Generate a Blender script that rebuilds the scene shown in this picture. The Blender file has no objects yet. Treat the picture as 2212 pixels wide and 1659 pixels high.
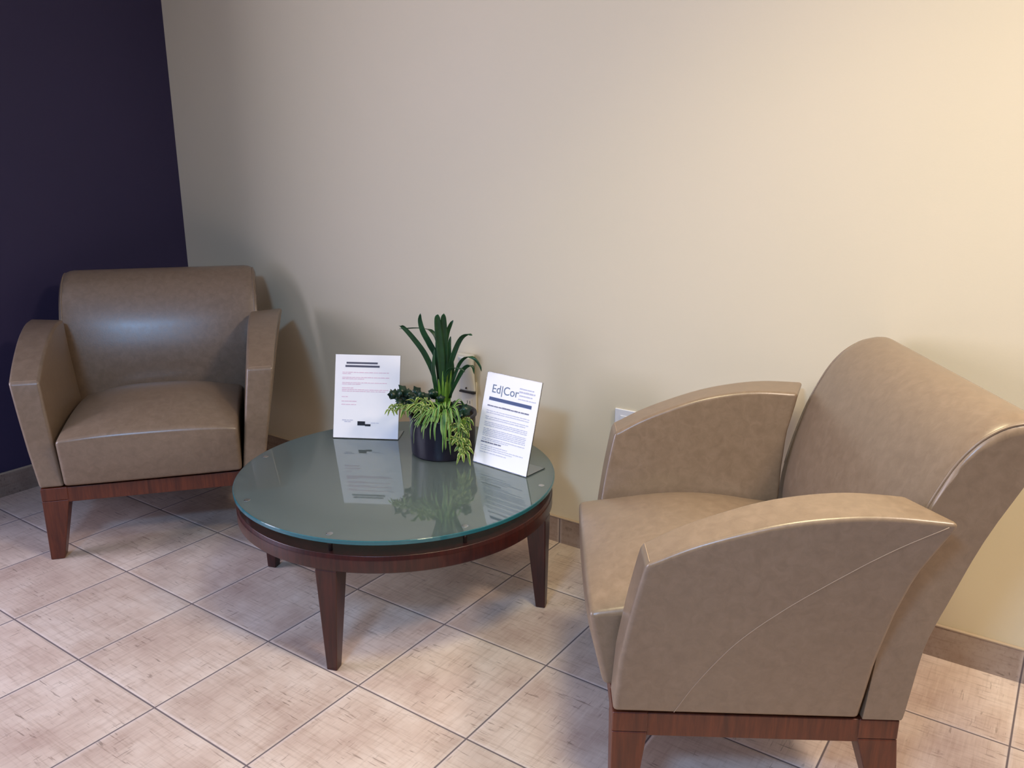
import bpy, bmesh, math, random
from mathutils import Vector, Matrix
S = 0.335                                   # one floor tile in metres; shapes below are measured in tiles
C = bpy.context.scene.collection
PI = math.pi

# ------------------------------------------------------------------ helpers
def lin(r, g, b):
    f = lambda c: (c/255/12.92) if c/255 <= .04045 else ((c/255+.055)/1.055)**2.4
    return (f(r), f(g), f(b), 1)

class NT:
    """tiny node-graph writer"""
    def __init__(s, name):
        s.m = bpy.data.materials.new(name); s.m.use_nodes = True
        s.t = s.m.node_tree; s.n = s.t.nodes; s.b = s.n['Principled BSDF']; s.out = s.n['Material Output']
    def node(s, typ, **kw):
        n = s.n.new(typ)
        for k, v in kw.items(): setattr(n, k, v)
        return n
    def link(s, a, b): s.t.links.new(a, b)
    def put(s, sock, v):
        if isinstance(v, bpy.types.NodeSocket): s.link(v, sock)
        else: sock.default_value = v
    def math(s, op, a, b=0, clamp=False):
        n = s.node('ShaderNodeMath', operation=op, use_clamp=clamp); s.put(n.inputs[0], a); s.put(n.inputs[1], b); return n.outputs[0]
    def vmath(s, op, a, b=(0, 0, 0)):
        n = s.node('ShaderNodeVectorMath', operation=op); s.put(n.inputs[0], a); s.put(n.inputs[1], b); return n.outputs[0]
    def noise(s, vec, scale=5, detail=3, rough=.5, dist=0):
        n = s.node('ShaderNodeTexNoise'); s.put(n.inputs['Vector'], vec); n.inputs['Scale'].default_value = scale
        n.inputs['Detail'].default_value = detail; n.inputs['Roughness'].default_value = rough; n.inputs['Distortion'].default_value = dist
        return n.outputs['Fac']
    def ramp(s, fac, *stops):
        n = s.node('ShaderNodeValToRGB'); s.put(n.inputs[0], fac); e = n.color_ramp.elements
        while len(e) < len(stops): e.new(.5)
        for i, (p, c) in enumerate(stops):
            e[i].position = p; e[i].color = c if len(c) == 4 else (*c, 1)
        return n.outputs[0]
    def step(s, fac, a, b):
        n = s.node('ShaderNodeMapRange'); s.put(n.inputs[0], fac); n.inputs[1].default_value = a; n.inputs[2].default_value = b
        return n.outputs[0]
    def mix(s, fac, a, b, mode='MIX'):
        n = s.node('ShaderNodeMix', data_type='RGBA', blend_type=mode); s.put(n.inputs[0], fac); s.put(n.inputs[6], a); s.put(n.inputs[7], b)
        return n.outputs[2]
    def coord(s, which='Object'): return s.node('ShaderNodeTexCoord').outputs[which]
    def bump(s, h, strength=.2, dist=.002):
        n = s.node('ShaderNodeBump'); s.put(n.inputs['Height'], h); n.inputs['Strength'].default_value = strength; n.inputs['Distance'].default_value = dist
        s.link(n.outputs[0], s.b.inputs['Normal']); return n.outputs[0]
    def set(s, **kw):
        for k, v in kw.items(): s.put(s.b.inputs[k.replace('_', ' ')], v)
        return s

def plain(name, col, rough=.5, **kw):
    t = NT(name); t.set(Base_Color=col, Roughness=rough, **kw); return t.m

# ------------------------------------------------------------------ materials
def tile_material(name, joints, tint=(1, 1, 1)):
    t = NT(name)
    p = t.vmath('MULTIPLY', t.coord(), (1/S, 1/S, 1/S))
    sx = t.node('ShaderNodeSeparateXYZ'); t.link(p, sx.inputs[0])
    cell = t.vmath('FLOOR', t.vmath('MULTIPLY', p, (1, 1, 0)))
    wn = t.node('ShaderNodeTexWhiteNoise', noise_dimensions='3D'); t.link(cell, wn.inputs['Vector'])
    off = t.vmath('ADD', p, t.vmath('MULTIPLY', wn.outputs['Color'], (37, 23, 11)))
    cloud = t.noise(off, 1.7, 4, .6)
    wu = t.noise(t.vmath('MULTIPLY', off, (3.0, 46, 30)), 1, 3, .65)
    wv = t.noise(t.vmath('MULTIPLY', off, (46, 3.0, 30)), 1, 3, .65)
    fu = t.noise(t.vmath('MULTIPLY', off, (6.5, 60, 20)), 1, 2, .5)
    fv = t.noise(t.vmath('MULTIPLY', off, (60, 6.5, 20)), 1, 2, .5)
    gate = t.step(t.noise(off, 4.3, 3, .6), .45, .58)
    base = t.ramp(cloud, (.3, lin(188, 164, 152)), (.5, lin(210, 190, 177)), (.68, lin(225, 209, 198)))
    base = t.mix(t.math('MULTIPLY', t.step(wu, .50, .72), .38), base, lin(146, 122, 106))
    base = t.mix(t.math('MULTIPLY', t.step(wv, .52, .74), .30), base, lin(150, 126, 110))
    base = t.mix(t.math('MULTIPLY', t.step(wv, .46, .28), .30), base, lin(226, 212, 198))
    fl = t.math('MAXIMUM', t.step(fu, .635, .69), t.math('MULTIPLY', t.step(fv, .65, .70), .8))
    base = t.mix(t.math('MULTIPLY', t.math('MULTIPLY', fl, gate), .55), base, lin(96, 76, 66))
    tone = t.step(wn.outputs['Value'], -3.2, 1.4)
    base = t.mix(1, base, t.ramp(tone, (0, (.6, .6, .6)), (1, (1.02, 1.0, .98))), 'MULTIPLY')
    base = t.mix(1, base, (*tint, 1), 'MULTIPLY')
    g = None
    for ax in joints:
        fr = t.math('FRACT', sx.outputs[ax]); d = t.math('MINIMUM', fr, t.math('SUBTRACT', 1, fr))
        g = d if g is None else t.math('MINIMUM', g, d)
    edge = t.math('SUBTRACT', 1, t.step(g, .012, .034))
    base = t.mix(t.math('MULTIPLY', edge, .3), base, lin(225, 212, 205))
    grout = t.math('SUBTRACT', 1, t.step(g, .004, .0085))
    col = t.mix(grout, base, lin(104, 92, 94))
    t.set(Base_Color=col, Roughness=t.math('ADD', t.math('MULTIPLY', cloud, .2), t.math('ADD', .36, t.math('MULTIPLY', grout, .35))))
    h = t.math('ADD', t.math('MULTIPLY', t.step(g, .004, .022), 1.0), t.math('MULTIPLY', wu, .12))
    t.bump(h, .5, .0022)
    return t.m

def leather_material():
    t = NT('taupe_leather'); c = t.coord()
    v = t.node('ShaderNodeTexVoronoi', feature='SMOOTH_F1'); t.put(v.inputs['Vector'], t.vmath('ADD', c, t.vmath('MULTIPLY', t.node('ShaderNodeTexNoise').outputs['Color'], (.03, .03, .03))))
    v.inputs['Scale'].default_value = 55
    n1 = t.noise(c, 9, 5, .65); n2 = t.noise(c, 46, 4, .6, .6)
    col = t.ramp(n2, (.3, lin(123, 104, 86)), (.5, lin(130, 111, 92)), (.7, lin(138, 118, 99)))
    col = t.mix(t.math('MULTIPLY', t.step(n1, .4, .7), .25), col, lin(128, 109, 88))
    t.set(Base_Color=col, Roughness=t.math('ADD', .27, t.math('MULTIPLY', n2, .12)), Specular_IOR_Level=.6, Coat_Weight=.12, Coat_Roughness=.22)
    fine = t.noise(c, 260, 2, .5)
    t.bump(t.math('ADD', fine, t.math('MULTIPLY', v.outputs['Distance'], .5)), .10, .0012)
    return t.m

def wood_material(name, dark, mid, light, rough=.32, axis=(18, 18, 1.6)):
    t = NT(name); c = t.coord()
    n = t.noise(t.vmath('MULTIPLY', c, axis), 5, 5, .6, .4); f = t.noise(t.vmath('MULTIPLY', c, tuple(a*7 for a in axis)), 4, 2, .5)
    col = t.ramp(n, (.3, dark), (.5, mid), (.72, light))
    col = t.mix(t.math('MULTIPLY', f, .25), col, dark)
    t.set(Base_Color=col, Roughness=rough, Coat_Weight=.12, Coat_Roughness=.15)
    t.bump(f, .05, .001); return t.m

def wall_material(name, c0, c1, rough=.75):
    t = NT(name); c = t.coord()
    col = t.mix(t.step(t.noise(c, 1.3, 3, .5), .3, .7), c0, c1)
    t.set(Base_Color=col, Roughness=rough, Specular_IOR_Level=.3)
    t.bump(t.noise(c, 190, 3, .6), .12, .0012); return t.m

def glass_top_material():
    t = NT('frosted_glass_top')
    dif = t.node('ShaderNodeBsdfDiffuse'); dif.inputs[0].default_value = lin(132, 152, 156)
    tr = t.node('ShaderNodeBsdfTranslucent'); tr.inputs[0].default_value = lin(232, 240, 238)
    cl = t.node('ShaderNodeBsdfTransparent'); cl.inputs[0].default_value = lin(170, 205, 205)
    m1 = t.node('ShaderNodeMixShader'); m1.inputs[0].default_value = .85; t.link(dif.outputs[0], m1.inputs[1]); t.link(tr.outputs[0], m1.inputs[2])
    m2 = t.node('ShaderNodeMixShader'); m2.inputs[0].default_value = .20; t.link(m1.outputs[0], m2.inputs[1]); t.link(cl.outputs[0], m2.inputs[2])
    gl = t.node('ShaderNodeBsdfGlossy'); gl.inputs['Roughness'].default_value = .035; gl.inputs[0].default_value = (.95, 1, 1, 1)
    fr = t.node('ShaderNodeFresnel'); fr.inputs['IOR'].default_value = 2.0
    m3 = t.node('ShaderNodeMixShader'); t.link(fr.outputs[0], m3.inputs[0]); t.link(m2.outputs[0], m3.inputs[1]); t.link(gl.outputs[0], m3.inputs[2])
    t.link(m3.outputs[0], t.out.inputs['Surface']); return t.m

def leaf_material(name, mid, edge=None, dark=None, split=.5, rough=.35):
    t = NT(name); a = t.node('ShaderNodeAttribute', attribute_name='across')
    c = t.coord(); n = t.noise(c, 30, 3, .6)
    col = t.mix(t.step(n, .35, .65), mid, dark or mid)
    if edge:
        w = t.math('ADD', a.outputs['Fac'], t.math('MULTIPLY', t.math('SUBTRACT', n, .5), .5))
        col = t.mix(t.step(w, split-.06, split+.06), col, edge)
    t.set(Base_Color=col, Roughness=rough, Specular_IOR_Level=.4, Subsurface_Weight=.05, Subsurface_Radius=(.01, .02, .005))
    return t.m

M = {}
M['floor'] = tile_material('linen_look_porcelain_tile', (0, 1))
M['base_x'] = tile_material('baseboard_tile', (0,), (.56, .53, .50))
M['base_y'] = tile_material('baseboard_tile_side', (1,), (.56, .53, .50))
M['cap'] = plain('baseboard_caulk_edge', lin(176, 158, 138), .5)
M['leather'] = leather_material()
M['seam'] = plain('leather_seam_thread', lin(166, 144, 122), .5)
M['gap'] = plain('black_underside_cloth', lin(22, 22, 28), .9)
M['cherry'] = wood_material('cherry_wood', lin(68, 27, 14), lin(92, 41, 21), lin(112, 52, 28), .42)
M['mahog'] = wood_material('dark_mahogany', lin(40, 14, 12), lin(58, 22, 18), lin(74, 29, 22), .34)
M['glass'] = glass_top_material()
M['edge'] = NT('green_glass_edge').set(Base_Color=lin(40, 120, 132), Roughness=.12, Specular_IOR_Level=.8, Transmission_Weight=.35).m
M['steel'] = plain('brushed_steel', lin(205, 210, 214), .22, Metallic=1.0)
M['wall'] = wall_material('beige_wall_paint', lin(224, 213, 184), lin(227, 215, 188))
M['dark'] = wall_material('aubergine_wall_paint', lin(52, 46, 74), lin(55, 48, 77), .6)
M['ceil'] = wall_material('ceiling_white', lin(180, 176, 174), lin(186, 182, 178))
M['paper'] = plain('white_paper', lin(252, 251, 250), .5)
M['acryl'] = NT('clear_acrylic').set(Base_Color=(.95, .98, 1, 1), Roughness=.04, Transmission_Weight=1.0, IOR=1.45).m
M['ink'] = plain('black_ink', lin(20, 18, 26), .5)
M['bar'] = plain('grey_marker_bar', lin(86, 84, 98), .5)
M['pink'] = plain('pink_print', lin(232, 196, 210), .6)
M['greytext'] = plain('pale_grey_print', lin(196, 198, 214), .6)
M['darktext'] = plain('slate_print', lin(120, 122, 142), .6)
M['navy'] = plain('navy_print', lin(44, 70, 118), .5)
M['logo'] = plain('steel_blue_print', lin(96, 116, 140), .5)
M['pot'] = plain('dark_plum_pot_plastic', lin(22, 17, 34), .4)
M['soil'] = wall_material('potting_soil', lin(34, 25, 18), lin(52, 40, 28), .95)
M['strap'] = leaf_material('dark_green_strap_leaf', lin(34, 74, 38), None, lin(22, 54, 30))
M['stalk'] = leaf_material('pale_green_leaf_base', lin(126, 158, 62), lin(78, 120, 40), lin(96, 138, 50), .5)
M['spider'] = leaf_material('striped_spider_leaf', lin(58, 112, 40), lin(178, 200, 126), lin(96, 148, 58), .68)
M['holly'] = leaf_material('dark_ivy_leaf', lin(20, 42, 28), None, lin(30, 60, 44), .3)
M['lime'] = leaf_material('variegated_lime_leaf', lin(70, 104, 34), lin(206, 212, 128), lin(104, 138, 50), .62)
M['plastic'] = plain('ivory_plastic', lin(226, 220, 200), .35)
M['plug'] = plain('off_white_plastic', lin(214, 212, 200), .35)
M['slot'] = plain('dark_slot', lin(30, 28, 28), .6)
M['white'] = plain('white_plastic', lin(236, 236, 240), .3)

# ------------------------------------------------------------------ object helpers
def obj(name, bm, mat, parent=None, smooth=True, bevel=0, seg=3, angle=40, sub=0):
    me = bpy.data.meshes.new(name)
    bmesh.ops.recalc_face_normals(bm, faces=bm.faces[:])
    bm.to_mesh(me); bm.free()
    for m in (mat if isinstance(mat, (list, tuple)) else [mat]): me.materials.append(m)
    if smooth:
        for p in me.polygons: p.use_smooth = True
    o = bpy.data.objects.new(name, me); C.objects.link(o)
    if parent: o.parent = parent
    if bevel:
        md = o.modifiers.new('bevel', 'BEVEL'); md.width = bevel; md.segments = seg; md.limit_method = 'ANGLE'; md.angle_limit = math.radians(angle); md.harden_normals = False
    if sub:
        md = o.modifiers.new('sub', 'SUBSURF'); md.levels = sub; md.render_levels = sub
    if smooth and not sub:
        md = o.modifiers.new('wn', 'WEIGHTED_NORMAL'); md.keep_sharp = True
    return o

def thing(name, label, cat, loc=(0, 0, 0), rz=0, group=None):
    o = bpy.data.objects.new(name, None); C.objects.link(o); o.location = loc; o.rotation_euler = (0, 0, rz)
    o.empty_display_size = .1
    o['label'] = label; o['category'] = cat
    if group: o['group'] = group
    return o

def structure(name, bm, mat, **kw):
    o = obj(name, bm, mat, smooth=kw.pop('smooth', False), **kw); o['kind'] = 'structure'; return o

def box(bm, x0, x1, y0, y1, z0, z1, mi=0):
    vs = [bm.verts.new((x, y, z)) for z in (z0, z1) for y in (y0, y1) for x in (x0, x1)]
    for f in ((0, 2, 3, 1), (4, 5, 7, 6), (0, 1, 5, 4), (2, 6, 7, 3), (0, 4, 6, 2), (1, 3, 7, 5)):
        fc = bm.faces.new([vs[i] for i in f]); fc.material_index = mi
    return vs

def frustum(bm, bot, top, z0, z1):
    """bot/top = (x0, x1, y0, y1)"""
    vs = [bm.verts.new((x, y, z)) for z, (x0, x1, y0, y1) in ((z0, bot), (z1, top)) for y in (y0, y1) for x in (x0, x1)]
    for f in ((0, 2, 3, 1), (4, 5, 7, 6), (0, 1, 5, 4), (2, 6, 7, 3), (0, 4, 6, 2), (1, 3, 7, 5)): bm.faces.new([vs[i] for i in f])

def tube(bm, pts, r, n=8):
    rings = []
    for i, p in enumerate(pts):
        p = Vector(p); a = Vector(pts[max(i-1, 0)]); b = Vector(pts[min(i+1, len(pts)-1)]); d = (b-a).normalized()
        u = d.cross(Vector((0, 0, 1)));  u = u.normalized() if u.length > 1e-4 else Vector((1, 0, 0)); w = d.cross(u)
        rings.append([bm.verts.new(p + r*(math.cos(2*PI*k/n)*u + math.sin(2*PI*k/n)*w)) for k in range(n)])
    for a, b in zip(rings, rings[1:]):
        for k in range(n): bm.faces.new((a[k], a[(k+1) % n], b[(k+1) % n], b[k]))
    bm.faces.new(rings[0][::-1]); bm.faces.new(rings[-1])

def lathe(bm, prof, n=96, cx=0, cy=0, closed=False):
    rings = [[bm.verts.new((cx+r*math.cos(2*PI*k/n), cy+r*math.sin(2*PI*k/n), z)) for k in range(n)] for r, z in prof]
    pr = list(zip(rings, rings[1:])) + ([(rings[-1], rings[0])] if closed else [])
    for a, b in pr:
        for k in range(n): bm.faces.new((a[k], a[(k+1) % n], b[(k+1) % n], b[k]))
    if not closed: bm.faces.new(rings[0][::-1]); bm.faces.new(rings[-1])

def interp(pts, x):
    if x <= pts[0][0]: return pts[0][1]
    for (a, p), (b, q) in zip(pts, pts[1:]):
        if x <= b: return p + (q-p)*(x-a)/(b-a)
    return pts[-1][1]

def smooth_path(pts, n):
    """Catmull-Rom through pts, n samples"""
    P = [Vector(p) for p in pts]; P = [2*P[0]-P[1]] + P + [2*P[-1]-P[-2]]; out = []
    m = len(P)-3
    for i in range(n):
        t = i/(n-1)*m; k = min(int(t), m-1); t -= k
        a, b, c, d = P[k:k+4]
        out.append(.5*((2*b)+(c-a)*t+(2*a-5*b+4*c-d)*t*t+(3*b-a-3*c+d)*t**3))
    return out

# ------------------------------------------------------------------ armchair
ZB = .733
ARM_TOP = [(.235, 1.735), (.46, 1.851), (.73, 1.952), (.96, 2.018), (1.21, 2.059), (1.43, 2.072), (1.72, 2.057)]
ARM_FRONT = [(.733, .104), (1.10, .122), (1.41, .165), (1.64, .207), (1.74, .230)]              # z -> y
ARM_REAR = [(.733, 1.474), (1.153, 1.488), (1.484, 1.526), (1.742, 1.580), (1.911, 1.655), (2.06, 1.722)]
topc = lambda y: interp([tuple(p) for p in TOPS], y)
TOPS = [(p.x, p.y) for p in smooth_path([(a, b, 0) for a, b in ARM_TOP], 60)]
def arm_point(s, t, side, face, rear_in=0.0):
    zt_f, zt_r = 1.735, 2.06
    # column top y and z
    yt = .230 + s*(1.722-.230); zt = topc(yt)
    z = ZB + t*(zt-ZB)
    zf = ZB + t*(zt_f-ZB); zr = ZB + t*(zt_r-ZB)
    yr = interp(ARM_REAR, zr)
    if face == 'in': yr -= .14*t**2.6
    y = interp(ARM_FRONT, zf)*(1-s) + yr*s
    xo = 1.015 + t*((1.168 + .127*s) - 1.015); xi = .804 + t*((.912 + .036*s)-.804)
    bow = math.sin(PI*s)*math.sin(PI*t)
    x = xo + .012*bow if face == 'out' else xi - .010*bow
    return Vector((side*x*S, y*S, z*S))

def arm_mesh(side):
    bm = bmesh.new(); NS, NTT = 22, 14; g = {}
    for f in ('out', 'in'):
        for i in range(NS+1):
            for j in range(NTT+1): g[f, i, j] = bm.verts.new(arm_point(i/NS, j/NTT, side, f))
        for i in range(NS):
            for j in range(NTT): bm.faces.new((g[f, i, j], g[f, i+1, j], g[f, i+1, j+1], g[f, i, j+1]))
    for i in range(NS):
        for j in (0, NTT): bm.faces.new((g['out', i, j], g['out', i+1, j], g['in', i+1, j], g['in', i, j]))
    for j in range(NTT):
        for i in (0, NS): bm.faces.new((g['out', i, j], g['out', i, j+1], g['in', i, j+1], g['in', i, j]))
    return bm

BACK_F = [(.735, 1.492), (.95, 1.508), (1.166, 1.524), (1.402, 1.538), (1.665, 1.588), (1.86, 1.640), (2.032, 1.695), (2.242, 1.785), (2.36, 1.860), (2.435, 1.935), (2.485, 2.02), (2.505, 2.10)]
BACK_R = [(.735, 1.706), (.79, 1.720), (1.169, 1.766), (1.341, 1.812), (1.482, 1.862), (1.775, 1.966), (2.117, 2.112), (2.30, 2.19), (2.42, 2.225), (2.485, 2.20), (2.505, 2.15)]
_f = smooth_path([(0, y, z) for z, y in BACK_F], 34); _r = smooth_path([(0, y, z) for z, y in reversed(BACK_R)], 30)
BACK_P = [(p.y, p.z) for p in _f] + [(p.y, p.z) for p in _r]; NF = len(_f)
def back_point(x, k, grow=0):
    """point k of the side profile at width x: the front is crowned, the upper corners rounded"""
    W = 1.02; y, z = BACK_P[k]; e = min(1, abs(x)/W); t = (z-.735)/1.77
    crown = .045*(1-e**3)*math.sin(PI*min(max(t, 0), 1))**.7 if k < NF else 0
    d = max(0, abs(x)-(W-.13))/.13; drop = .085*(1-math.sqrt(max(0, 1-min(d, 1)**2)))
    cy, cz = 1.95, 1.9                          # corner pulls in towards the middle of the slab
    f = max(0, min(1, (z-1.9)/.55))
    y2 = y - crown; z2 = z - drop*f
    if grow:
        dy, dz = y-cy, z-min(z, 2.15); n = math.hypot(dy, dz) or 1; y2 += grow*dy/n; z2 += grow*dz/n
    return Vector((x*S, y2*S, z2*S))
def back_mesh():
    N = 30; W = 1.02; bm = bmesh.new(); rows = []; n = len(BACK_P)
    for i in range(N+1):
        u = -1 + 2*i/N; u = math.copysign(1-(1-abs(u))**1.6, u)
        rows.append([bm.verts.new(back_point(u*W, k)) for k in range(n)])
    for a, b in zip(rows, rows[1:]):
        for k in range(n): bm.faces.new((a[k], a[(k+1) % n], b[(k+1) % n], b[k]))
    bm.faces.new(rows[0][::-1]); bm.faces.new(rows[-1])
    return bm

def seat_mesh():
    W = .797; NX, NY, NZ = 20, 24, 8; bm = bmesh.new()
    def sect(i):            # profile points front-bottom -> front-top -> rear
        x = -1 + 2*i/NX; cr = 1-abs(x)**3
        pts = []
        for j in range(NZ):
            t = j/NZ; y = .065 + (-.035-.065)*t - .03*cr*math.sin(PI*t); z = .745 + (1.216-.745)*t
            pts.append((y-.01*cr, z))
        for j in range(NY+1):
            t = j/NY; y = -.035-.01*cr + t*1.54; z = 1.216 + .03*t + (.19*cr + .05)*math.sin(PI*min(t*.98+.02, 1))**.8 + .015*cr
            pts.append((y, z))
        pts.append((1.50, .745))
        return [Vector((x*W*S, y*S, z*S)) for y, z in pts]
    rows = [[bm.verts.new(p) for p in sect(i)] for i in range(NX+1)]; n = len(rows[0])
    for a, b in zip(rows, rows[1:]):
        for k in range(n): bm.faces.new((a[k], a[(k+1) % n], b[(k+1) % n], b[k]))
    bm.faces.new(rows[0][::-1]); bm.faces.new(rows[-1])
    return bm

def make_chair(label):
    t = thing('armchair', label, 'armchair', group='taupe leather armchairs')
    L = M['leather']
    obj('seat', seat_mesh(), L, t, bevel=.035*S, seg=4, angle=38)
    bk = obj('backrest', back_mesh(), L, t, bevel=.03*S, seg=4, angle=50)
    for side in (-1, 1):                       # welt down each edge of the back
        pts = [back_point(side*.992, k) for k in range(10, NF+20)]
        bm = bmesh.new(); tube(bm, pts, .0030, 8); obj('piping', bm, L, bk)
    for side in (-1, 1):
        a = obj('armrest', arm_mesh(side), L, t, bevel=.028*S, seg=4, angle=42)
        bm = bmesh.new()                       # stitched seam sweeping over the outer panel
        key = [(.447, .745), (.56, .98), (.733, 1.253), (.94, 1.475), (1.179, 1.683), (1.427, 1.880), (1.66, 2.035)]
        pts = []
        for p in smooth_path([(y, z, 0) for y, z in key], 40):
            y, z = p.x, p.y
            tt = 0.5
            best = None
            for s in [k/60 for k in range(61)]:
                zt = topc(.230 + s*1.492); tt = (z-ZB)/(zt-ZB)
                if tt > 1: continue
                q = arm_point(s, tt, side, 'out'); d = abs(q.y - y*S)
                if best is None or d < best[0]: best = (d, q)
            q = best[1]; pts.append((q.x + side*.0002, y*S, z*S))
        tube(bm, pts, .0008, 6); obj('seam', bm, M['seam'], a)
        bm = bmesh.new()                       # welt across the arm's front upper edge
        o_, i_ = arm_point(.012, 1, side, 'out'), arm_point(.012, 1, side, 'in')
        tube(bm, [(o_.x-side*.008, o_.y, o_.z+.0005), (i_.x+side*.008, i_.y, i_.z+.0002)], .0008, 6); obj('seam', bm, M['seam'], a)
    W = M['cherry']
    bm = bmesh.new()
    for args in ((-.80, .80, .110, .190, .575, .724), (-.80, .80, 1.52, 1.62, .575, .724), (-1.006, -.92, .30, 1.50, .575, .724), (.92, 1.006, .30, 1.50, .575, .724)):
        box(bm, *[a*S for a in args])
    obj('base_rail', bm, W, t, bevel=.002, seg=2)
    for side in (-1, 1):
        bm = bmesh.new(); xs = lambda a, b: (min(side*a, side*b)*S, max(side*a, side*b)*S)
        frustum(bm, (*xs(.892, 1.012), .106*S, .238*S), (*xs(.780, 1.012), .104*S, .306*S), 0, .60*S)
        box(bm, *xs(.780, 1.012), .104*S, .306*S, .60*S, .728*S)
        obj('leg', bm, W, t, bevel=.003, seg=2)
        bm = bmesh.new()
        frustum(bm, (*xs(.892, 1.010), 1.665*S, 1.775*S), (*xs(.80, 1.012), 1.482*S, 1.705*S), 0, .60*S)
        box(bm, *xs(.80, 1.012), 1.482*S, 1.705*S, .60*S, .728*S)
        obj('leg', bm, W, t, bevel=.003, seg=2)
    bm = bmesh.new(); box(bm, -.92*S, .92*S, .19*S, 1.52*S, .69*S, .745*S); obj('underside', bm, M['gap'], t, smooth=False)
    return t

def copy_tree(o, parent=None):
    c = o.copy(); C.objects.link(c); c.parent = parent
    for ch in [x for x in bpy.data.objects if x.parent == o]: copy_tree(ch, c)
    return c

chair_a = make_chair('taupe leather armchair in the corner against the dark purple wall, left of the glass table')
chair_a.location = (-3.077*S, .430*S, 0); chair_a.rotation_euler = (0, 0, .8813)
chair_b = copy_tree(chair_a)
chair_b['label'] = 'taupe leather armchair on the right, seen from its side, nearest the camera'
chair_b.location = (1.476*S, .739*S, 0); chair_b.rotation_euler = (0, 0, -1.0081)

# ------------------------------------------------------------------ coffee table
TX, TY = -.735, 1.291; TA = math.radians(-71.0)
ZG0, ZG1 = 1.073, 1.108
table = thing('coffee_table', 'round coffee table with frosted glass top and dark mahogany legs between the armchairs', 'coffee table', (TX*S, TY*S, 0), TA)
bm = bmesh.new()
R1 = 1.368*S
lathe(bm, [(R1-.0015, ZG0*S), (R1, ZG0*S+.0015), (R1, ZG1*S-.0015), (R1-.0015, ZG1*S)], 160)
bm.faces.ensure_lookup_table()
for f in bm.faces:
    if len(f.verts) == 4: f.material_index = 1
gt = obj('glass_top', bm, [M['glass'], M['edge']], table, smooth=False)
bm = bmesh.new()
ro, ri = 1.352*S, .96*S
lathe(bm, [(ro-.004, .838*S), (ro, .838*S+.004), (ro, .940*S), (ro-.003, .944*S), (ro-.003, .972*S), (ro-.006, .976*S), (ri, .976*S), (ri, .925*S), (1.26*S, .925*S), (1.26*S, .838*S)], 160, closed=True)
obj('apron', bm, M['mahog'], table, angle=30)
for k in range(4):
    a = k*PI/2; bm = bmesh.new()
    # leg tapers downwards on three sides; outer face stays near the apron rim
    frustum(bm, (1.262*S, 1.345*S, -.042*S, .042*S), (1.17*S, 1.349*S, -.088*S, .088*S), 0, .84*S)
    box(bm, 1.17*S, 1.345*S, -.088*S, .088*S, .83*S, .90*S)
    bmesh.ops.rotate(bm, verts=bm.verts[:], cent=(0, 0, 0), matrix=Matrix.Rotation(a, 3, 'Z'))
    obj('leg', bm, M['mahog'], table, bevel=.003, seg=2)
for k in range(8):
    a = k*PI/4 + .015; cx, cy = 1.285*S*math.cos(a), 1.285*S*math.sin(a); bm = bmesh.new()
    lathe(bm, [(.0055, .974*S), (.0055, ZG0*S-.004), (.0105, ZG0*S-.003), (.0105, ZG0*S)], 24, cx, cy)
    lathe(bm, [(.0085, ZG1*S), (.0085, ZG1*S+.0006), (.0070, ZG1*S+.0010)], 24, cx, cy)
    obj('standoff', bm, M['steel'], table, angle=30)

# ------------------------------------------------------------------ sign holders
def strips(bm, rows, rnd, x0=None):
    """rows: (x_start, x_end, y, height) broken into words"""
    for xs, xe, y, h in rows:
        x = xs
        while x < xe:
            w = rnd.uniform(.006, .016); e = min(x+w, xe)
            hh = h*rnd.uniform(.75, 1.0)
            box(bm, x, e, -.0009, -.0003, y, y+hh); x = e + rnd.uniform(.0012, .0024)

def sign_holder(x, y, th, tilt, w, h, label, printer):
    t = thing('sign_holder', label, 'sign', (x, y, ZG1*S), th, 'sign holders on the glass table')
    pane = bmesh.new(); box(pane, -.0015, w+.0015, .0006, .0034, 0, h+.002)
    foot = bmesh.new(); box(foot, -.0015, w+.0015, .004, .090, .0004, .0032)
    R = Matrix.Rotation(-tilt, 3, 'X')
    def lean(o): o.rotation_euler = (-tilt, 0, 0); return o
    lean(obj('acrylic_panel', pane, M['acryl'], t, bevel=.0008, seg=2))
    obj('acrylic_foot', foot, M['acryl'], t, bevel=.0008, seg=2)
    sh = bmesh.new(); box(sh, 0, w, -.0002, .0003, .003, h)
    paper = lean(obj('paper_sheet', sh, M['paper'], t, smooth=False))
    printer(paper, w, h)
    return t

def text_mesh(body, size, x, z, mat, parent, name='lettering'):
    cu = bpy.data.curves.new(name, 'FONT'); cu.body = body; cu.size = size; cu.extrude = .0002
    o = bpy.data.objects.new(name, cu); C.objects.link(o)
    dg = bpy.context.evaluated_depsgraph_get(); me = bpy.data.meshes.new_from_object(o.evaluated_get(dg))
    bpy.data.objects.remove(o)
    me.transform(Matrix.Translation((x, -.0006, z)) @ Matrix.Rotation(PI/2, 4, 'X')); me.materials.clear(); me.materials.append(mat)
    o = bpy.data.objects.new(name, me); C.objects.link(o); o.parent = parent; return o

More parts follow.
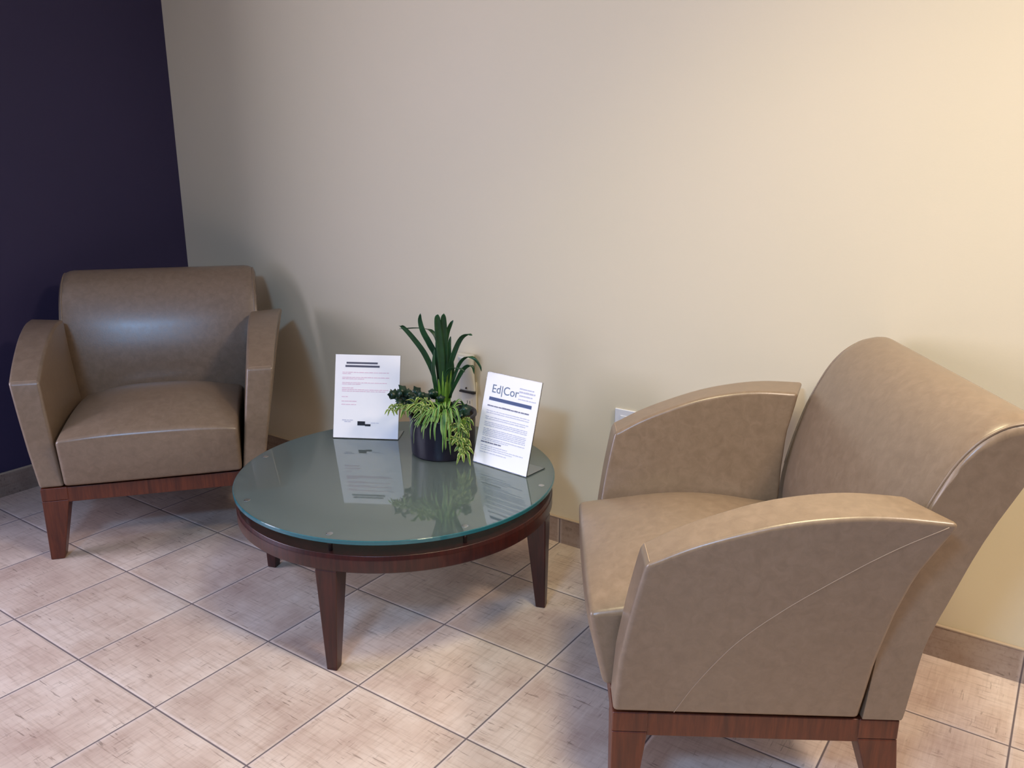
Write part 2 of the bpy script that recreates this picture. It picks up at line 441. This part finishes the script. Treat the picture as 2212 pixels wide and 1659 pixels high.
def print_left(p, w, h):
    rnd = random.Random(4)
    X = lambda u: (u-200)/(1310-200)*w          # measured across the sheet
    Z = lambda v: (1545-v)/(1545-120)*h
    bm = bmesh.new(); box(bm, X(390), X(925), -.0009, -.0003, Z(275), Z(245)); box(bm, X(372), X(960), -.0009, -.0003, Z(332), Z(298)); obj('heading_bar', bm, M['bar'], p, smooth=False)
    bm = bmesh.new(); rows = []
    for v, e in ((425, 1120), (448, 470), (510, 1130), (535, 700), (600, 1090), (625, 650), (690, 520), (718, 1130), (745, 1070)): rows.append((X(325), X(e), Z(v), .0022))
    for v, e in ((840, 430), (915, 585), (970, 575)): rows.append((X(325), X(e), Z(v), .0024))
    strips(bm, rows, rnd); obj('body_print', bm, M['pink'], p, smooth=False)
    bm = bmesh.new(); box(bm, X(610), X(740), -.0009, -.0003, Z(1315), Z(1245)); box(bm, X(740), X(835), -.0009, -.0003, Z(1325), Z(1290)); obj('blackout_block', bm, M['ink'], p, smooth=False)
    bm = bmesh.new(); strips(bm, [(X(345), X(530), Z(1235), .0030), (X(385), X(490), Z(1262), .0030)], rnd); obj('signature_print', bm, M['greytext'], p, smooth=False)
    bm = bmesh.new(); strips(bm, [(X(840), X(975), Z(1272), .0018)], rnd); obj('footer_print', bm, M['greytext'], p, smooth=False)

def print_right(p, w, h):
    rnd = random.Random(9); k = w/.216
    text_mesh('Ed|Cor', .037*k, .026, h-.056, M['logo'], p, 'logo_lettering')
    bm = bmesh.new(); strips(bm, [(.128, .180, h-.030, .004), (.128, .186, h-.040, .005), (.130, .178, h-.050, .004), (.128, .192, h-.060, .003)], rnd)
    obj('tagline_print', bm, M['greytext'], p, smooth=False)
    bm = bmesh.new(); box(bm, .022, w-.022, -.0009, -.0003, h-.080, h-.070); obj('header_bar', bm, M['navy'], p, smooth=False)
    bm = bmesh.new(); strips(bm, [(.020, w-.026, h-.098, .0042)], rnd); obj('heading_print', bm, M['darktext'], p, smooth=False)
    bm = bmesh.new(); strips(bm, [(.018, .095, h-.207, .0042)], rnd); obj('subheading_print', bm, M['darktext'], p, smooth=False)
    bm = bmesh.new(); rows = []
    for d, e in ((.112, .19), (.118, .18), (.130, .19), (.136, .17), (.146, .185), (.151, .188), (.156, .19), (.166, .186), (.171, .19), (.176, .186), (.181, .18), (.186, .19), (.194, .188), (.199, .12), (.216, .12), (.222, .19), (.228, .14), (.236, .12)):
        rows.append((.020, min(e, w-.022), h-d, .0022))
    strips(bm, rows, rnd); obj('body_print', bm, M['greytext'], p, smooth=False)

sign_holder(-1.816*S, 1.563*S, .516, .293, .637*S, .815*S, 'upright sheet in clear acrylic holder with pink print and black bars, left of the plant', print_left)
sign_holder(-.327*S, 1.838*S, -.075, .267, .603*S, .818*S, 'upright sheet in clear acrylic holder with navy bar and logo, right of the plant', print_right)

# ------------------------------------------------------------------ potted plant
PX, PY = -.705*S, 1.885*S
plant = thing('potted_plant', 'mixed green houseplant in a dark plum round pot on the glass table', 'potted plant', (PX, PY, ZG1*S + .0008), .6027)
bm = bmesh.new(); r = .298*S; H = .385*S
lathe(bm, [(r*.93, .0006), (r*.97, .006), (r, H*.5), (r*1.01, H-.008), (r*1.05, H-.007), (r*1.05, H), (r*.96, H), (r*.95, H-.012)], 72)
obj('pot', bm, M['pot'], plant, angle=35)
bm = bmesh.new(); lathe(bm, [(r*.945, H-.013), (r*.945, H-.010), (r*.5, H-.004), (.004, H-.002)], 40); obj('soil', bm, M['soil'], plant)

K = 1/696.0                                     # photo-measured heights and reaches of the leaves, in metres
def P3(px, py, d=0): return Vector(((px-955)*K, d, max(.006, (978-py)*K*1.038 - d*.28)))
def ribbon(bm, pts, wid, prof='strap', n=16, fold=.25, twist=0, side=None):
    layer = bm.verts.layers.float.get('across') or bm.verts.layers.float.new('across')
    P = smooth_path(pts, n); prev = None
    side0 = side
    for i, p in enumerate(P):
        t = i/(n-1); d = (P[min(i+1, n-1)]-P[max(i-1, 0)]).normalized()
        s0 = Vector((1, 0, 0)) if side0 is None else Vector(side0)
        s = s0 - d*s0.dot(d)
        if s.length < .15: s = Vector((0, 0, 1)) - d*d.z
        s.normalize(); s = Matrix.Rotation(twist*t, 3, d) @ s; nrm = s.cross(d)
        if prof == 'strap': w = wid*min(1, .45+t*1.6)*(max(0, 1-t**3.2))**.6
        elif prof == 'oval': w = wid*math.sin(PI*(.06+.92*t))**.75
        else: w = wid*(1-t)**.45*min(1, .35+t*3)
        w = max(w, .0004)
        row = []
        for q, a in ((-1, 1), (-.5, .5), (0, 0), (.5, .5), (1, 1)):
            c_ = p + s*q*w + nrm*(abs(q)*w*fold); c_.z = max(c_.z, .003); v = bm.verts.new(c_); v[layer] = a; row.append(v)
        if prev:
            for k in range(4): bm.faces.new((prev[k], prev[k+1], row[k+1], row[k]))
        prev = row
def leaves(name, bm, mat, thick=.0006):
    me = bpy.data.meshes.new(name); bm.to_mesh(me); bm.free(); me.materials.append(mat)
    for p in me.polygons: p.use_smooth = True
    o = bpy.data.objects.new(name, me); C.objects.link(o); o.parent = plant
    md = o.modifiers.new('thick', 'SOLIDIFY'); md.thickness = thick; md.offset = 0
    return o

rnd = random.Random(11)
# upright strap leaves, each with its own depth
bm = bmesh.new()
STRAP = [
 ([(946, 862, .0), (938, 812, -.006), (922, 770, -.018), (900, 738, -.030), (880, 716, -.036), (872, 714, -.040)], .0090),
 ([(950, 850, .01), (944, 780, .012), (930, 748, .016), (916, 722, .022), (910, 700, .028), (911, 685, .030)], .0095),
 ([(953, 850, .0), (950, 790, .01), (946, 742, .02), (934, 722, .030), (916, 716, .045), (896, 714, .060), (862, 715, .07)], .0060),
 ([(956, 855, -.01), (956, 790, -.016), (952, 730, -.022), (950, 700, -.026), (951, 690, -.026)], .0120),
 ([(962, 855, -.005), (963, 780, -.010), (962, 730, -.016), (962, 700, -.020), (963, 688, -.020)], .0115),
 ([(958, 850, .02), (960, 770, .025), (966, 728, .03), (973, 708, .036), (979, 698, .040)], .0070),
 ([(966, 856, .01), (970, 790, .016), (971, 750, .02), (974, 732, .022)], .0070),
 ([(950, 856, .02), (947, 800, .03), (945, 760, .034), (944, 712, .04)], .0080),
 ([(964, 850, .0), (972, 800, -.008), (984, 764, -.020), (998, 738, -.034), (1012, 730, -.044), (1022, 733, -.05)], .0080),
 ([(968, 858, .0), (980, 822, -.006), (993, 790, -.018), (1008, 776, -.030), (1024, 779, -.04), (1036, 794, -.046), (1040, 806, -.05)], .0056),
 ([(970, 862, -.01), (984, 832, -.02), (1000, 804, -.036), (1012, 794, -.046), (1022, 796, -.052), (1025, 812, -.056)], .0066),
 ([(960, 850, -.01), (964, 815, -.022), (976, 800, -.034), (996, 800, -.046), (1006, 808, -.05)], .0050),
 ([(945, 858, -.01), (941, 825, -.014), (939, 800, -.018), (942, 760, -.02)], .0075),
 ([(972, 862, .012), (976, 832, .02), (977, 800, .026), (976, 770, .03)], .0055),
]
for pts, w in STRAP: ribbon(bm, [P3(*p) for p in pts], w, 'strap', 22, .30, rnd.uniform(-.5, .5))
leaves('upright_leaves', bm, M['strap'])
bm = bmesh.new()
for i in range(13):
    a = rnd.uniform(-1, 1); x0 = 957 + a*12; d = rnd.uniform(-.016, .016)
    ribbon(bm, [P3(x0*.6+957*.4, 905, d*.5), P3(x0, 868, d), P3(x0+a*7, rnd.uniform(800, 828), d*1.3)], .0062, 'strap', 12, .3, rnd.uniform(-.6, .6))
leaves('leaf_base', bm, M['stalk'])
# spider plant: striped arching leaves falling over the front of the pot
bm = bmesh.new()
for i in range(62):
    b = Vector((.012+rnd.uniform(-.006, .006), -.045, H-.004)); drop = rnd.choice((-.03, -.01, 0, .015, .03, .05, .065, .08, .09))*rnd.uniform(.75, 1.05)
    if i < 46:
        ex = rnd.uniform(-.095, .070) if drop > 0 else rnd.uniform(-.105, .078); ey = -math.sqrt(max(0, .110**2-ex*ex))-rnd.uniform(.004, .026)
    else:
        ph = rnd.uniform(.2, PI-.2); ex, ey = b.x+.07*math.cos(ph), b.y+.07*math.sin(ph); drop = min(drop, 0)
    E_ = Vector((ex, ey, H-drop)); rise = rnd.uniform(.018, .046); h_ = Vector((E_.x-b.x, E_.y-b.y, 0)); sd = Vector((-h_.y, h_.x, 0)).normalized(); wob = rnd.uniform(-.012, .012)
    top = max(b.z, E_.z)
    pts = [b, b+h_*.38+Vector((0, 0, rise*.85)), Vector((b.x+h_.x*.74, b.y+h_.y*.74, top+rise*.75))+sd*wob*.6, Vector((b.x+h_.x*.97, b.y+h_.y*.97, top+rise*.1-max(drop, 0)*.35))+sd*wob, E_+sd*wob*1.3]
    ribbon(bm, pts, rnd.uniform(.0036, .0056), 'taper', 22, .25, rnd.uniform(-.5, .5), tuple(sd))
for i in range(5):
    ribbon(bm, [Vector((.016, -.030, H-.01)), Vector((.016+.006*i-.012, -.040, H+.02)), Vector((.020+.012*i-.024, -.055-.004*i, H+.040))], .0050, 'taper', 12, .3)
leaves('spider_leaves', bm, M['spider'], .0005)
# dark ivy clump on the left, and more around the crown
def lobed(bm, c, n, size, mats=None):
    """small five-pointed ivy leaf facing n"""
    layer = bm.verts.layers.float.get('across') or bm.verts.layers.float.new('across')
    n = n.normalized(); u = n.cross(Vector((0, 0, 1))).normalized(); v = n.cross(u)
    a0 = rnd.uniform(0, 2*PI); ring = []
    cv = bm.verts.new(c + n*size*.08); cv[layer] = 0
    for k in range(10):
        rr = size*(1.0 if k % 2 == 0 else .70)*(1.15 if k == 0 else 1)
        w = bm.verts.new(c + rr*(math.cos(a0+k*PI/5)*u + math.sin(a0+k*PI/5)*v) - n*size*.10*(k % 2 == 0)); w[layer] = 1; ring.append(w)
    for k in range(10): bm.faces.new((cv, ring[k], ring[(k+1) % 10]))
bm = bmesh.new()
for i in range(78):
    px, py = rnd.gauss(882, 15), rnd.gauss(864, 9)
    if i >= 34: px, py = rnd.gauss(925, 16), rnd.gauss(864, 12)
    if i >= 46: px, py = rnd.gauss(965, 26), rnd.gauss(884, 9)
    if i >= 58: px, py = rnd.uniform(985, 1014), rnd.uniform(880, 915)
    if i >= 70: px, py = rnd.uniform(905, 985), rnd.uniform(896, 912)
    lobed(bm, P3(px, py, rnd.uniform(-.05, .05) if i < 58 else rnd.uniform(-.10, -.05)), Vector((rnd.uniform(-1.4, 1.4), -1, rnd.uniform(-.4, 1.8))), rnd.uniform(.011, .020))
for k in range(6):
    tube_pts = smooth_path([P3(930+k*5, 895, 0), P3(905+k*3, 868, -.01+k*.006), P3(872+k*8, 862-k*2, -.03+k*.012)], 10)
    tube(bm, tube_pts, .0009, 5)
leaves('ivy_leaves', bm, M['holly'])
# variegated, narrow pointed leaves: the trailing cluster lower right and the pale shoots on the left
bm = bmesh.new()
def rosette(px, py, d, n, ln, w, droop=.5):
    for k in range(n):
        a = 2*PI*k/n + rnd.uniform(-.3, .3); L = ln*rnd.uniform(.7, 1.15); out = Vector((math.cos(a), -abs(rnd.uniform(.1, .6)), math.sin(a)*.8))
        b = P3(px, py, d); m = b + out*L*.55 + Vector((0, 0, .12*L)); e = b + out*L + Vector((0, 0, -droop*L))
        ribbon(bm, [b, m, e], w*rnd.uniform(.8, 1.1), 'oval', 9, .3, rnd.uniform(-.6, .6))
for px, py, d in ((985, 918, -.105), (998, 928, -.11), (994, 946, -.118), (1004, 962, -.112), (1004, 950, -.10), (1002, 974, -.118), (1006, 968, -.108), (984, 946, -.118), (1005, 925, -.085), (1008, 908, -.07)):
    rosette(px, py, d + rnd.uniform(-.008, .012), rnd.choice((5, 6)), rnd.uniform(.022, .034), rnd.uniform(.0042, .0062), rnd.uniform(.1, .7))
for px, py, d in ((896, 880, -.06), (905, 872, -.07), (914, 884, -.08), (922, 868, -.07), (930, 880, -.085), (884, 884, -.05), (870, 880, -.045)):
    rosette(px, py, d, 5, rnd.uniform(.022, .034), .0046, rnd.uniform(.0, .6))
for px, py, d in ((850, 886, -.045), (856, 880, -.04)): rosette(px, py, d, 6, .020, .0026, .5)
for k in range(3): tube(bm, smooth_path([P3(925, 888, -.03), P3(893, 876+k*3, -.045), P3(858, 880+k*3, -.045)], 10), .0008, 5)
for k in range(4): tube(bm, smooth_path([P3(985, 900, -.05), P3(1004+k*3, 915, -.10), P3(1000+k*4, 965, -.112)], 12), .0009, 5)
leaves('variegated_leaves', bm, M['lime'], .0005)

# ------------------------------------------------------------------ wall outlets and the plug-in
VW = 2.8286+.03
def outlet(x0, x1, z0, z1, label, mat):
    t = thing('wall_outlet', label, 'wall outlet', (x0*S, VW*S, z0*S), 0, 'wall outlets')
    w, h = (x1-x0)*S, (z1-z0)*S
    bm = bmesh.new(); box(bm, 0, w, -.006, -.0002, 0, h); obj('cover_plate', bm, mat, t, bevel=.0025, seg=3)
    for zc in (.30, .70):
        bm = bmesh.new(); box(bm, w*.27, w*.73, -.0078, -.005, h*(zc-.13), h*(zc+.13)); so = obj('socket', bm, mat, t, bevel=.002, seg=2)
        bm = bmesh.new()
        for xc in (.42, .58): box(bm, w*xc-.0009, w*xc+.0009, -.0083, -.0075, h*(zc-.04), h*(zc+.06))
        obj('slot', bm, M['slot'], so, smooth=False)
outlet(.560, .775, 1.175, 1.516, 'white wall outlet plate on the beige wall just behind the right armchair', M['white'])
outlet(-1.235, -1.040, 1.175, 1.50, 'ivory wall outlet plate low on the beige wall behind the plant', M['plastic'])
fr = thing('plug_in_air_freshener', 'off-white tapered plug-in unit on the wall behind the plant', 'air freshener', (-1.135*S, VW*S, 1.40*S))
bm = bmesh.new(); hh = .40*S
secs = [(0, .100, .030), (.05, .100, .030), (.35, .090, .045), (.65, .084, .075), (.9, .088, .105), (1, .086, .105)]
rows = []
for t_, w_, d_ in secs:
    ring = []
    for q in range(17):
        a = PI*q/16; ring.append(bm.verts.new((-math.cos(a)*w_*S, -.0085-(d_*S)*(math.sin(a)**.45), hh*t_)))
    rows.append(ring)
for a, b in zip(rows, rows[1:]):
    for q in range(16): bm.faces.new((a[q], a[q+1], b[q+1], b[q]))
    bm.faces.new((a[0], b[0], b[16], a[16]))
bm.faces.new(rows[0]); bm.faces.new(rows[-1])
obj('housing', bm, M['plug'], fr, angle=40)
bm = bmesh.new(); box(bm, -.098*S, .098*S, -.020, -.0087, -.006, -.0002); obj('base_vent', bm, M['slot'], fr, bevel=.001)
bm = bmesh.new(); box(bm, -.002, .002, -.0250, -.016, .010, .016); obj('indicator', bm, M['slot'], fr, bevel=.0008)

# ------------------------------------------------------------------ the room
UL = -5.79; X0 = UL*S; X1 = 3.6; Y0 = -4.2; Y1 = VW*S; ZC = 2.75; YE = -.62
bm = bmesh.new(); box(bm, -5.2, X1, Y0, Y1+.1, -.05, 0); structure('floor', bm, M['floor'])
bm = bmesh.new(); box(bm, X0-.12, X1, Y1, Y1+.12, 0, ZC); structure('wall_back', bm, M['wall'])
bm = bmesh.new(); box(bm, X0-.12, X0, YE, Y1, 0, ZC); structure('wall_left', bm, M['dark'])
bm = bmesh.new(); box(bm, -5.2, X1, Y0, Y1+.12, ZC, ZC+.08); structure('ceiling', bm, M['ceil'])
bm = bmesh.new(); box(bm, X0, X1, Y1-.010, Y1, 0, .262*S); structure('baseboard_back', bm, M['base_x'])
bm = bmesh.new(); box(bm, X0, X1, Y1-.011, Y1, .262*S, .275*S); structure('trim_1', bm, M['cap'], bevel=.001)
bm = bmesh.new(); box(bm, X0, X0+.010, YE, Y1-.012, 0, .262*S); structure('baseboard_left', bm, M['base_y'])
bm = bmesh.new(); box(bm, X0, X0+.011, YE, Y1-.012, .262*S, .275*S); structure('trim_2', bm, M['cap'], bevel=.001)

# ------------------------------------------------------------------ light
def area(name, loc, target, sx, sy, power, col):
    l = bpy.data.lights.new(name, 'AREA'); l.shape = 'RECTANGLE'; l.size = sx; l.size_y = sy; l.energy = power; l.color = col
    o = bpy.data.objects.new(name, l); C.objects.link(o); o.location = loc
    o.rotation_euler = (Vector(target)-Vector(loc)).to_track_quat('-Z', 'Y').to_euler(); return o
area('window_daylight', (-2.60, -2.2, 1.50), (0, -2.2, 1.50), 2.3, 1.8, 115, (.86, .82, 1.0))
area('low_blue_fill', (-2.15, -1.75, .75), (0, -1.75, .45), 1.2, .8, 10, (.25, .38, 1.0))  # added fill that tints the lower-left floor blue, not a real window pane
area('ceiling_panel_light', (2.3, .22, 2.70), (2.3, .22, 0), .5, .5, 54, (1.0, .82, .66))
area('ceiling_spot_light', (1.0, -.1, 2.70), (1.0, -.1, 0), .5, .5, 12.5, (1.0, .87, .52)).data.spread = 1.7
area('cool_overhead_fill', (.98, -2.6, 2.70), (.98, -2.6, 0), .5, .5, 86, (.31, .58, 1.0))  # unseen cool fill from overhead, added to balance the room, no known fixture
w = bpy.data.worlds.new('room_ambient'); bpy.context.scene.world = w; w.use_nodes = True
w.node_tree.nodes['Background'].inputs[0].default_value = (.6, .7, 1.0, 1); w.node_tree.nodes['Background'].inputs[1].default_value = .01

# ------------------------------------------------------------------ camera
f, pit, yaw, rol, cx, cy, cz = 1781.88, .27276, -.602687, .00363, 3.894891, -3.681528, 3.773665
F = Vector((math.sin(yaw)*math.cos(pit), math.cos(yaw)*math.cos(pit), -math.sin(pit)))
Rr = Vector((math.cos(yaw), -math.sin(yaw), 0)); U = Rr.cross(F)
R2 = math.cos(rol)*Rr + math.sin(rol)*U; U2 = -math.sin(rol)*Rr + math.cos(rol)*U
cam = bpy.data.cameras.new('camera'); co = bpy.data.objects.new('camera', cam); C.objects.link(co)
mw = Matrix(((R2.x, U2.x, -F.x, cx*S), (R2.y, U2.y, -F.y, cy*S), (R2.z, U2.z, -F.z, cz*S), (0, 0, 0, 1)))
co.matrix_world = mw
cam.sensor_width = 36; cam.lens = 36*f/2212; cam.clip_start = .02
sc = bpy.context.scene; sc.camera = co
sc.view_settings.view_transform = 'Standard'; sc.view_settings.look = 'None'; sc.view_settings.gamma = 1; sc.view_settings.use_curve_mapping = False
sc.view_settings.exposure = 0.08
